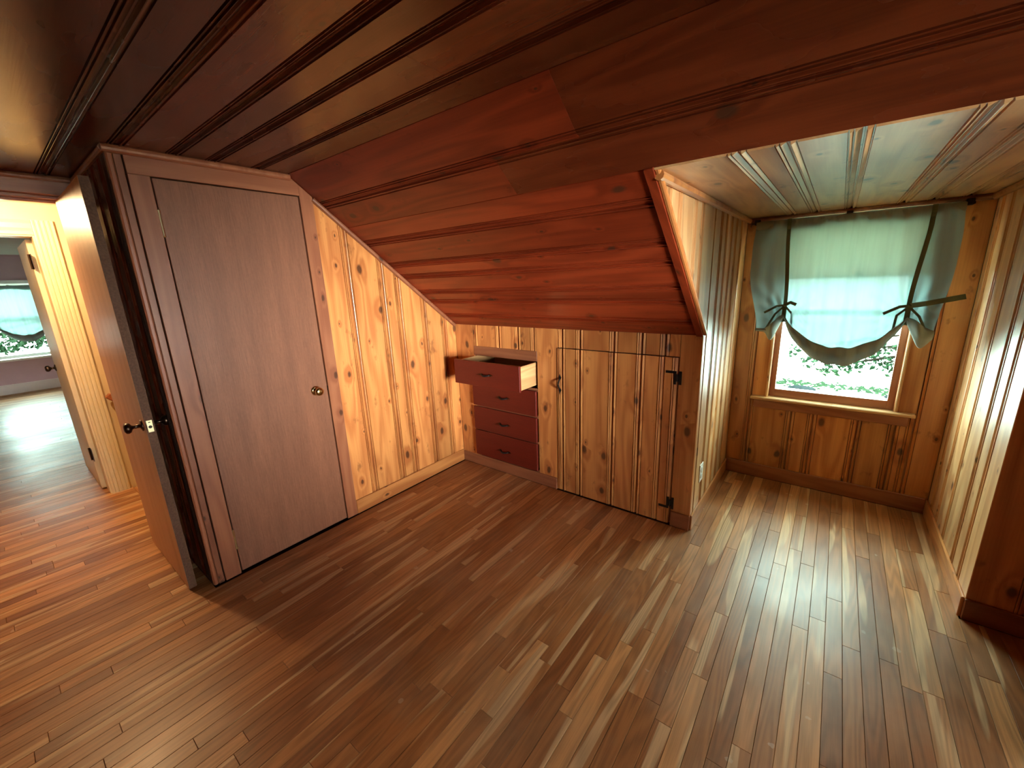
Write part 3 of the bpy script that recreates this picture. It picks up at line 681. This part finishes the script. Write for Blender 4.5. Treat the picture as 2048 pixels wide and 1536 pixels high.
struct('baseboard_far', MB().box(FXW, -4.15, 0, FXW + .018, -.9, .16, 'y'), 'white', 'white baseboard below the far window', 'baseboard', .004)
m = MB()
m.box(FXW - .11, wy0, wz0, FXW + .022, wy0 + .055, wz1); m.box(FXW - .11, wy1 - .055, wz0, FXW + .022, wy1, wz1); m.box(FXW - .11, wy0 + .055, wz1 - .055, FXW + .022, wy1 - .055, wz1, 'y')
w2 = struct('window_2', m, 'white', 'white framed window in the far mauve wall', 'window', .003)
part(MB().box(FXW - .1, wy0 - .04, wz0 - .03, FXW + .06, wy1 + .04, wz0 + .005, 'y'), 'sill', 'white', w2, .004)
def fsash(z0, z1, xx):
    m = MB(); a, b = wy0 + .056, wy1 - .056
    m.box(xx, a, z0, xx + .03, a + .045, z1); m.box(xx, b - .045, z0, xx + .03, b, z1); m.box(xx, a + .045, z0, xx + .03, b - .045, z0 + .05, 'y'); m.box(xx, a + .045, z1 - .04, xx + .03, b - .045, z1, 'y')
    o = part(m, 'sash', 'white', w2); part(MB().box(xx + .013, a + .04, z0 + .045, xx + .017, b - .04, z1 - .035), 'pane', 'glass', o)
fsash(.57, 1.19, FXW - .045); fsash(1.17, wz1 - .056, FXW - .08)

# ================================================================== THINGS
# ---- built-in drawers
dr = thing('built_in_dresser', 'built in stack of four dark red drawers under the slope, top one pulled out', 'dresser', (.49, 0, 0))
m = MB(); m.box(.165, 0.0225, .08, .187, .55, .96); m.box(.796, 0.0225, .08, .818, .55, .96); m.box(.187, .53, .08, .796, .55, .96); m.box(.187, 0.0225, .95, .796, .53, .965); m.box(.187, .0225, .08, .796, .53, .092)
part(m, 'carcass', 'dark', dr)
for z0, z1 in ((.938, 1.011), (.716, .740), (.512, .536), (.312, .332), (.089, .106)):
    part(MB().box(.1905, -.0008, z0, .7925, .02, z1, 'x'), 'rail', 'pine_trim', dr, .001)
def bail(x, y, z, parent, vert=False):
    m = MB(); pts = []
    def P(a, d, b): return (x + b, y - d, z + a) if vert else (x + a, y - d, z + b)
    L = .040 if not vert else .046
    for i in range(9):
        t = i / 8; a = -L + 2 * L * t; pts.append(P(a, .004 + .020 * math.sin(PI * t), -.004 * math.sin(PI * t) if not vert else 0))
    m.tube(pts, [.0035 + .0035 * math.sin(PI * i / 8) for i in range(9)], 8)
    o = part(m, 'handle', 'black', parent, smooth=True, root=dr if not vert else None) if not vert else None
    m2 = MB()
    for s_ in (-1, 1):
        q = [(0, .011), (.010, .006), (.024, 0), (.010, -.006), (0, -.011), (-.008, -.007), (-.012, 0), (-.008, .007)]
        vs = [P(s_ * (L + a), h, b) for h in (0, .003) for a, b in q]; n = len(q)
        m2.mesh(vs, [tuple(range(n)), tuple(range(n, 2 * n))[::-1]] + [(i, (i + 1) % n, n + (i + 1) % n, n + i) for i in range(n)])
    return m, m2
def drawer(z0, z1, y, z_h, xh, open_=False):
    f = part(MB().box(.170, y, z0, .787, y + .019, z1, 'x'), 'drawer', 'drawer_front', dr, .002)
    m, m2 = bail(xh, y, z_h, f)
    m3 = MB(); m3.v = m2.v; m3.f = m2.f; m3.uv = m2.uv; m3.t = m2.t
    h_ = len(m3.v) // 2; nf = len(m3.f) // 2
    for q_ in (0, 1):
        m4 = MB(); m4.v = m3.v[q_ * h_:(q_ + 1) * h_]; m4.f = [tuple(i - q_ * h_ for i in f_) for f_ in m3.f[q_ * nf:(q_ + 1) * nf]]; m4.uv = m3.uv[q_ * nf:(q_ + 1) * nf]; m4.t = m3.t[q_ * nf:(q_ + 1) * nf]
        part(m4, 'rosette', 'bronze', f, root=dr)
    for a, b in ((.186, .198), (.762, .774)):
        part(MB().box(a, y + .019, z0 + .006, b, y + .45, z1 - .010, 'y'), 'drawer_side', 'pine_drawer', f, .001, root=dr)
    part(MB().box(.198, y + .019, z0 + .012, .762, y + .45, z0 + .02, 'x'), 'drawer_bottom', 'pine_drawer', f, root=dr)
    part(MB().box(.198, y + .438, z0 + .02, .762, y + .45, z1 - .014, 'x'), 'drawer_back', 'pine_drawer', f, root=dr)
drawer(.757, .939, -.205, .850, .486, True)
drawer(.532, .724, -.0205, .632, .487); drawer(.327, .520, -.0205, .415, .482); drawer(.101, .318, -.0205, .190, .478)

# ---- crawl space door
cdr = thing('crawlspace_door', 'knotty pine crawl space door with black iron hinges right of the drawers', 'hatch', (1.355, 0, 0))
hatch_run(cdr, 0.006, 1.046, 0.959, 1.753, bow=0.0035)
part(MB().box(.975, .017, .06, 1.74, .035, .16, 'x'), 'batten', 'pine_trim', cdr); part(MB().box(.975, .017, .86, 1.74, .035, .96, 'x'), 'batten', 'pine_trim', cdr)
m = MB()
pts = []
for i in range(11):
    t = i / 10; pts.append((.982, -.006 - .024 * math.sin(PI * t), .760 + .082 * t))
m.tube(pts, [.0035 + .003 * math.sin(PI * i / 10) for i in range(11)], 8)
hd = part(m, 'handle', 'black', cdr, smooth=True)
for zc, s_ in ((.845, 1), (.757, -1)):
    m = MB()
    q = [(-.011, 0), (-.006, .010), (0, .026), (.006, .010), (.011, 0), (.006, -.010), (0, -.012), (-.006, -.010)]
    vs = [(.982 + a, -.0035 - h, zc + s_ * b) for h in (0, .0035) for a, b in q]; n = 8
    m.mesh(vs, [tuple(range(n)), tuple(range(n, 2 * n))[::-1]] + [(i, (i + 1) % n, n + (i + 1) % n, n + i) for i in range(n)])
    part(m, 'rosette', 'black', hd, root=cdr)
def hl_hinge(z0, z1, arm_top):
    y0, y1 = -.0075, -.0040
    m = MB(); m.box(1.733, y0, z0, 1.7455, y1, z1); m.box(1.7455, y0, z0 + .018, 1.7515, y1, z1 - .018)
    za, zb = (z1 - .014, z1) if arm_top else (z0, z0 + .014)
    m.box(1.686, y0, za, 1.733, y1, zb)
    m.box(1.7595, y0 + .003, z0, 1.774, y1 + .003, z1); m.box(1.7555, y0 + .003, z0 + .018, 1.7595, y1 + .003, z1 - .018)
    m.tube([(1.7535, y0 - .001, z0 + .018), (1.7535, y0 - .001, z1 - .018)], .0045, 8)
    part(m, 'hinge', 'black', cdr)
hl_hinge(.893, .970, True); hl_hinge(.110, .186, False)

# ---- outlet on the left cheek
oy, oz = .190, .305
ol = thing('electrical_outlet', 'white duplex outlet plate low on the sunlit dormer cheek', 'outlet', (XK, oy, oz - .058))
pl_ = part(MB().box(XK, oy - .036, oz - .058, XK + .005, oy + .036, oz + .058), 'cover_plate', 'plastic', ol, .0015)
for s_ in (-1, 1):
    r_ = part(MB().lathe([(.0165, 0), (.0165, .0065), (.015, .0075), (0, .0076)], (XK + .001, oy, oz + s_ * .0205), (1, 0, 0), 18), 'receptacle', 'plastic', ol)
    m = MB()
    for d_ in (-.006, .006): m.box(XK + .0085, oy + d_ - .001, oz + s_ * .0205 - .002, XK + .0088, oy + d_ + .001, oz + s_ * .0205 + .006)
    m.lathe([(.002, 0), (.002, .0003)], (XK + .0085, oy, oz + s_ * .0205 - .008), (1, 0, 0), 8)
    part(m, 'slot', 'slot', r_, root=ol)
part(MB().lathe([(.003, 0), (.0028, .0012), (0, .0014)], (XK + .005, oy, oz), (1, 0, 0), 10), 'screw', 'pale_brass', ol)

# ---- handrail in the hall
hr = thing('handrail', 'reddish wooden handrail sloping down the cream hall wall', 'handrail', (-1.86, -1.86, .7))
a, b = Vector((-1.855, -1.872, .775)), Vector((-1.855, -.6, -.50))
d_ = (b - a).normalized(); nn = Vector((0, d_.z, -d_.y))
m = MB(); vs = []
for p in (a, b):
    for sx, sn in ((-1, -1), (1, -1), (1, 1), (-1, 1)): vs.append(p + Vector((sx * .02, 0, 0)) + nn * sn * .021)
m.mesh(vs, [(0, 1, 2, 3), (7, 6, 5, 4), (0, 4, 5, 1), (1, 5, 6, 2), (2, 6, 7, 3), (3, 7, 4, 0)], None, 'y')
part(m, 'rail', 'rail', hr, .006)
for t in (.25, .75):
    p = a.lerp(b, t); part(MB().tube([(-1.90, p.y, p.z - .05), (-1.87, p.y, p.z - .05), (-1.857, p.y, p.z - .02)], .006, 8), 'bracket', 'bronze', hr)

# ---- hall ceiling lamp (hidden above the doorway head)
lamp = thing('ceiling_lamp', 'small round ceiling lamp in the hall beyond the doorway', 'lamp', (-1.34, -2.26, H + .02))
part(MB().lathe([(.06, 0), (.06, -.012), (.03, -.02), (0, -.021)], (-1.34, -2.26, H + .02), (0, 0, 1), 20), 'base', 'white', lamp)

# ---- shades
def make_rod(root_name, label, loc, rotz, wid, bmat='black'):
    r = thing(root_name, label, 'curtain rod', loc, rotz, None); LOC[r] = (0, 0, 0)
    part(MB().tube([(-wid / 2, -.030, -.010), (wid / 2, -.030, -.010)], .007, 10), 'rod', 'bronze', r, smooth=True)
    for x in (-wid / 2 + .035, 0, wid / 2 - .02):
        m = MB(); m.box(x - .016, -.044, -.020, x + .016, .0, .012); part(m, 'bracket', bmat, r, .003)
    return r
def make_shade(label, loc, rotz):
    r = thing('balloon_shade', label, 'window shade', loc, rotz, None); LOC[r] = (0, 0, 0)
    Wd, ug = .956, .292; nu, nv, nr = 121, 40, 22
    rg = random.Random(3)
    def sm(a, b, x): x = max(0, min(1, (x - a) / (b - a))); return x * x * (3 - 2 * x)
    CX = .032
    def bottom(u):
        u -= CX; a = abs(u)
        if a <= ug: return -.600 - .240 * (1 - (a / ug) ** 2) ** .85
        s_ = min(1, (a - ug) / (Wd / 2 - ug)); return -.600 - .105 * math.sin(min(1, s_ * 1.25) * PI * .62) + .012 * s_
    def surf(u, t):
        zb = bottom(u); z = zb * t; u0 = u; u = u - CX; a = abs(u); sg = 1 if u > 0 else -1
        out = sm(ug, Wd / 2, a)
        x = u0 - sg * out * ((.030 if sg > 0 else .062) * sm(.45, 1, t) + .012 * t)
        dg = math.hypot(a - ug, (z + .60)); ang = math.atan2(z + .60, a - ug)
        rad = math.sin(ang * 15 + sg) * .010 * math.exp(-dg / .16) * min(1, dg / .03)
        fold = (.012 * math.sin(u * 46 + .8 + 2 * z) + .006 * math.sin(u * 83 + z * 3)) * (.25 + .75 * t) * (1 - .6 * out)
        sag = .012 * math.sin(PI * min(1, t * 6)) * (1 - (2 * u / Wd) ** 2)
        top = .004 * math.sin(u * 170) * math.exp(-t * 14)
        swell = .045 * sm(.35, 1.0, t) * (1 - (a / ug) ** 2 if a < ug else .35 * math.sin(PI * out))
        side = .018 * math.sin(out * PI * 1.5 + z * 6) * out
        return Vector((x, -.052 - (.030 + .05 * out) * sm(0, .25, t) - swell - fold - rad - top - side - .3 * sag, z))
    grid = []
    for j in range(nv + 1): grid.append([surf(-Wd / 2 + Wd * i / (nu - 1), j / nv) for i in range(nu)])
    last, prev = grid[-1], grid[-4]
    for q in range(1, nr + 1):
        row = []
        for i in range(nu):
            u = -Wd / 2 + Wd * i / (nu - 1); a = abs(u - CX)
            if a <= ug: R = .008 + .042 * (1 - (a / ug) ** 2) ** .6
            else: s_ = min(1, (a - ug) / (Wd / 2 - ug)); R = .010 + .052 * math.sin(PI * min(1, s_ * 1.1)) * (1 - .3 * s_)
            an = 2 * PI * 1.02 * q / nr
            rr_ = R * (1 + .16 * math.sin(an * 3 + u * 9) + .08 * math.sin(u * 60 + an))
            c = last[i]
            # gather pull: the roll leans along the swag
            row.append(Vector((c.x, c.y - rr_ * .55 * (1 - math.cos(an)) - .002 * q, c.z - rr_ * math.sin(an) * 1.05 - .0 + R * .12 * q / nr)))
        grid.append(row)
    m = MB(); m.open = True; nrow = len(grid); vs = [p for row in grid for p in row]
    m.mesh(vs, [(j * nu + i, j * nu + i + 1, (j + 1) * nu + i + 1, (j + 1) * nu + i) for j in range(nrow - 1) for i in range(nu - 1)], lambda p: (p[0], p[2]))
    part(m, 'cloth', 'cloth', r, smooth=True)
    # rod pocket, a doubled band along the top
    m = MB(); m.open = True; vs = []; n = 61
    for i in range(n):
        u = -Wd / 2 + Wd * i / (n - 1); sag = .020 * abs(math.cos(u * PI / Wd)) * 0 + .022 * (1 - math.cos(2 * PI * u / (Wd / 2))) * .5
        for zz, yy in ((.006, -.036), (-.004 - .2 * sag, -.052 - .003 * math.sin(u * 90)), (-.030 - sag * .6, -.054 - .004 * math.sin(u * 70 + 1)), (-.050 - sag, -.048)): vs.append((u, yy, zz))
    m.mesh(vs, [(4 * i + q, 4 * i + 4 + q, 4 * i + 5 + q, 4 * i + 1 + q) for i in range(n - 1) for q in range(3)], lambda p: (p[0], p[2]))
    part(m, 'rod_pocket', 'cloth', r, smooth=True)
    for sg in (-1, 1):
        m = MB(); vs = []; n = 26; hw = .0105
        for i in range(n):
            t = i / (n - 1); u = CX + sg * (.325 - .030 * sm(0, 1, t)); z = .004 - .53 * t
            tt = min(1, -z / .60) if z < 0 else 0
            y = surf(u, max(0.0, tt)).y - .010 - (.012 if t < .1 else 0)
            for dx, dy in ((-hw, 0), (hw, 0), (hw, -.002), (-hw, -.002)): vs.append((u + dx, y + dy, z))
        fs = [(4 * i + q, 4 * i + (q + 1) % 4, 4 * i + 4 + (q + 1) % 4, 4 * i + 4 + q) for i in range(n - 1) for q in range(4)] + [(3, 2, 1, 0), tuple(4 * (n - 1) + q for q in range(4))]
        m.mesh(vs, fs, lambda p: (p[0], p[2])); part(m, 'strap', 'ribbon', r)
        kx, ky, kz = CX + sg * .295, surf(CX + sg * .295, .88).y - .022, -.530
        bow = part(MB().lathe([(.0, -.012), (.010, -.010), (.013, 0), (.010, .010), (0, .012)], (kx, ky, kz), (1, 0, 0), 10), 'bow', 'ribbon', r, smooth=True)
        def strip_(pts, w=.009, th=.0025, nm='tail'):
            m = MB(); vs = []; pts = [Vector(p) for p in pts]
            for i, p in enumerate(pts):
                d = (pts[min(i + 1, len(pts) - 1)] - pts[max(i - 1, 0)]).normalized(); nrm = d.cross(Vector((0, 1, 0)))
                if nrm.length < .1: nrm = Vector((0, 0, 1))
                nrm.normalize()
                for a_, b_ in ((-w, 0), (w, 0), (w, -th), (-w, -th)): vs.append(p + nrm * a_ + Vector((0, b_, 0)))
            n = len(pts)
            m.mesh(vs, [(4 * i + q, 4 * i + (q + 1) % 4, 4 * i + 4 + (q + 1) % 4, 4 * i + 4 + q) for i in range(n - 1) for q in range(4)] + [(3, 2, 1, 0), tuple(4 * (n - 1) + q for q in range(4))], lambda p: (p[0], p[2]))
            part(m, nm, 'ribbon', bow, root=r)
        # tails
        if sg < 0:
            strip_([(kx, ky, kz), (kx - .04, ky - .035, kz - .004), (kx - .105, ky - .060, kz - .045)], .007)
            strip_([(kx, ky, kz), (kx + .03, ky - .012, kz + .018), (kx + .062, ky - .014, kz + .004)], .010)
        else:
            strip_([(kx, ky, kz), (kx + .06, ky - .050, kz + .016), (kx + .20, ky - .075, kz + .055)], .014)
            strip_([(kx, ky, kz), (kx - .04, ky - .012, kz - .005), (kx - .105, ky - .014, kz - .045)], .008)
        # the loops that hold the gathered cloth
        for s2 in (-1, 1):
            strip_([(kx, ky, kz - .004), (kx + s2 * .045, ky - (.035 if s2 == sg else .006), kz - .055), (kx + s2 * (.085 if s2 == sg else .05), ky - (.050 if s2 == sg else .004), kz - .145)], .006, nm='loop')
        strip_([(kx, ky + .004, kz), (kx, ky + .004, kz - .05), (kx, ky + .008, kz - .11)], .012, nm='tie')
    return r
sh1 = make_shade('pale sheer balloon shade tied with olive ribbons in the pine dormer window', (2.408, YW - .006, 1.806), 0.0)
make_rod('curtain_rod', 'dark rod with black brackets holding the dormer shade', (2.408, YW - .004, 1.812), 0.0, 1.02)
def copy_tree(o, parent=None):
    c = o.copy(); COL.objects.link(c)
    if parent: c.parent = parent
    for ch in list(o.children): copy_tree(ch, c)
    return c
s2_ = copy_tree(sh1); s2_.location = (FXW + .03, -1.94, 1.715); s2_.rotation_euler = (0, 0, PI / 2); s2_['label'] = 'pale balloon shade on the white window of the far room'
make_rod('curtain_rod', 'thin rod holding the shade on the far window', (FXW + .03, -1.94, 1.72), PI / 2, 1.0, 'white')

# ---- roller blind behind the shade
rb = thing('roller_blind', 'cream roller blind pulled halfway down behind the sheer dormer shade', 'blind', (2.436, YW + .012, 1.76))
part(MB().tube([(2.115, YW + .012, 1.762), (2.757, YW + .012, 1.762)], .014, 14), 'roller', 'blind', rb, smooth=True)
m = MB(); m.open = True; m.mesh([(2.118, YW + .0045, 1.447), (2.754, YW + .0045, 1.447), (2.754, YW + .0045, 1.76), (2.118, YW + .0045, 1.76)], [(0, 1, 2, 3)], lambda p: (p[0], p[2])); part(m, 'fabric', 'blind', rb)
part(MB().box(2.118, YW + .001, 1.437, 2.754, YW + .008, 1.449, 'x'), 'hem_bar', 'white', rb, .002)
part(MB().lathe([(.020, 0), (.022, .004), (.014, .007), (0, .008)], (2.495, YW + .001, 1.452), (0, -1, 0), 16), 'pull', 'bronze', rb, smooth=True)

# ================================================================== OUTDOORS
gr = tag(MB().box(-24, -24, -3.2, 34, 21, -3.0).build('ground', 'lawn'), 'green lawn far below the windows', 'ground', None, 'structure')
m = MB(); vs = [(-1.5, 1.14, .50), (6.5, 1.14, .50), (6.5, 3.5, .27), (-1.5, 3.5, .27)]
m.mesh(vs + [(a, b, c - .15) for a, b, c in vs], [(0, 1, 2, 3), (7, 6, 5, 4), (0, 4, 5, 1), (1, 5, 6, 2), (2, 6, 7, 3), (3, 7, 4, 0)], None, 'x')
pr_ = tag(m.build('porch_roof', 'roof', None, (2.5, 2.3, .12)), 'pale porch roof just outside the dormer window', 'roof', None, 'structure')
m = MB(); rg = random.Random(4)
for i in range(900):
    x = rg.uniform(0.5, 4.5); y = rg.gauss(2.75, .13); z = .50 - .0975 * (y - 1.14); s_ = rg.uniform(.012, .04)
    m.mesh([(x - s_, y - s_, z), (x + s_, y - s_ * .6, z), (x + s_ * .5, y + s_, z), (x, y, z + s_ * .6)], [(0, 1, 3), (1, 2, 3), (2, 0, 3), (0, 2, 1)])
tag(m.build('moss_strip', 'moss', None, (2.5, 2.8, .3)), 'strip of green moss along the porch roof', 'moss', None, 'stuff')
def rock(name, label, x, y, z, rx, ry, rz, sd):
    bm = bmesh.new(); bmesh.ops.create_icosphere(bm, subdivisions=2, radius=1); q = random.Random(sd)
    for v in bm.verts: v.co = Vector((v.co.x * rx, v.co.y * ry, v.co.z * rz)) * q.uniform(.85, 1.12)
    me = bpy.data.meshes.new(name); bm.to_mesh(me); bm.free(); me.materials.append(M['stone']); o = bpy.data.objects.new(name, me); COL.objects.link(o); o.location = (x, y, z + rz * .55)
    tag(o, label, 'stone')
rock('stone', 'grey stone on the right of the porch roof outside the window', 2.93, 2.25, .395, .11, .08, .035, 1)
rock('stone', 'bluish stone on the mossy strip, left outside the window', 2.25, 2.22, .398, .12, .06, .03, 2)
def tree(label, x, y, z1, limbs, sz, seed):
    q = random.Random(seed); r = thing('tree', label, 'tree', (x, y, -3.0))
    part(MB().tube([(x, y, -3.0), (x + .03, y, -1), (x - .04, y + .03, 1), (x, y, z1)], [.17, .14, .11, .05], 10), 'trunk', 'bark', r, smooth=True)
    for a, n, sp, mid in limbs:
        b = Vector(a); st = Vector((x, y, b.z + .35)); md = st.lerp(b, .55) + Vector((0, 0, .10))
        lb = part(MB().tube([st, md, b.lerp(md, .3), b], [.035, .018, .010, .004], 6), 'limb', 'bark', r)
        m = MB(); m.open = True
        for i in range(n):
            t = q.random() ** 1.6 * .55; c = b.lerp(md, t) + Vector((q.gauss(0, sp), q.gauss(0, sp), q.gauss(-sp * .4, sp * .6)))
            d = Vector((q.uniform(-1, 1), q.uniform(-1, 1), q.uniform(-.9, .3))).normalized(); e = d.cross(Vector((q.uniform(-1, 1), q.uniform(-1, 1), q.uniform(-1, 1)))).normalized(); s_ = sz * q.uniform(.6, 1.2)
            u_ = d.cross(e) * s_ * .15
            m.mesh([c, c + d * s_ * .5 + e * s_ * .28 + u_, c + d * s_, c + d * s_ * .5 - e * s_ * .28 + u_], [(0, 1, 2), (0, 2, 3)], lambda p: (p[0], p[2]))
        lv = part(m, 'leaves', 'leaf', r); lv['kind'] = 'stuff'
tree('tree whose leafy limbs hang outside the dormer window', 5.6, 5.6, 3.4,
     [((1.98, 4.0, .50), 70, .055, 0), ((2.20, 4.1, .40), 80, .06, 0), ((2.36, 4.0, .30), 80, .055, 0), ((2.56, 4.0, .36), 90, .06, 0), ((2.76, 4.1, .50), 70, .06, 0), ((2.92, 4.1, .38), 90, .06, 0)], .075, 3)
tree('tree whose leafy limbs show low in the far window', -9.9, -.1, 3.0,
     [((-9.4, -1.75, .80), 220, .12, 0), ((-9.5, -2.25, .72), 220, .12, 0), ((-9.4, -2.7, .85), 160, .12, 0)], .10, 8)
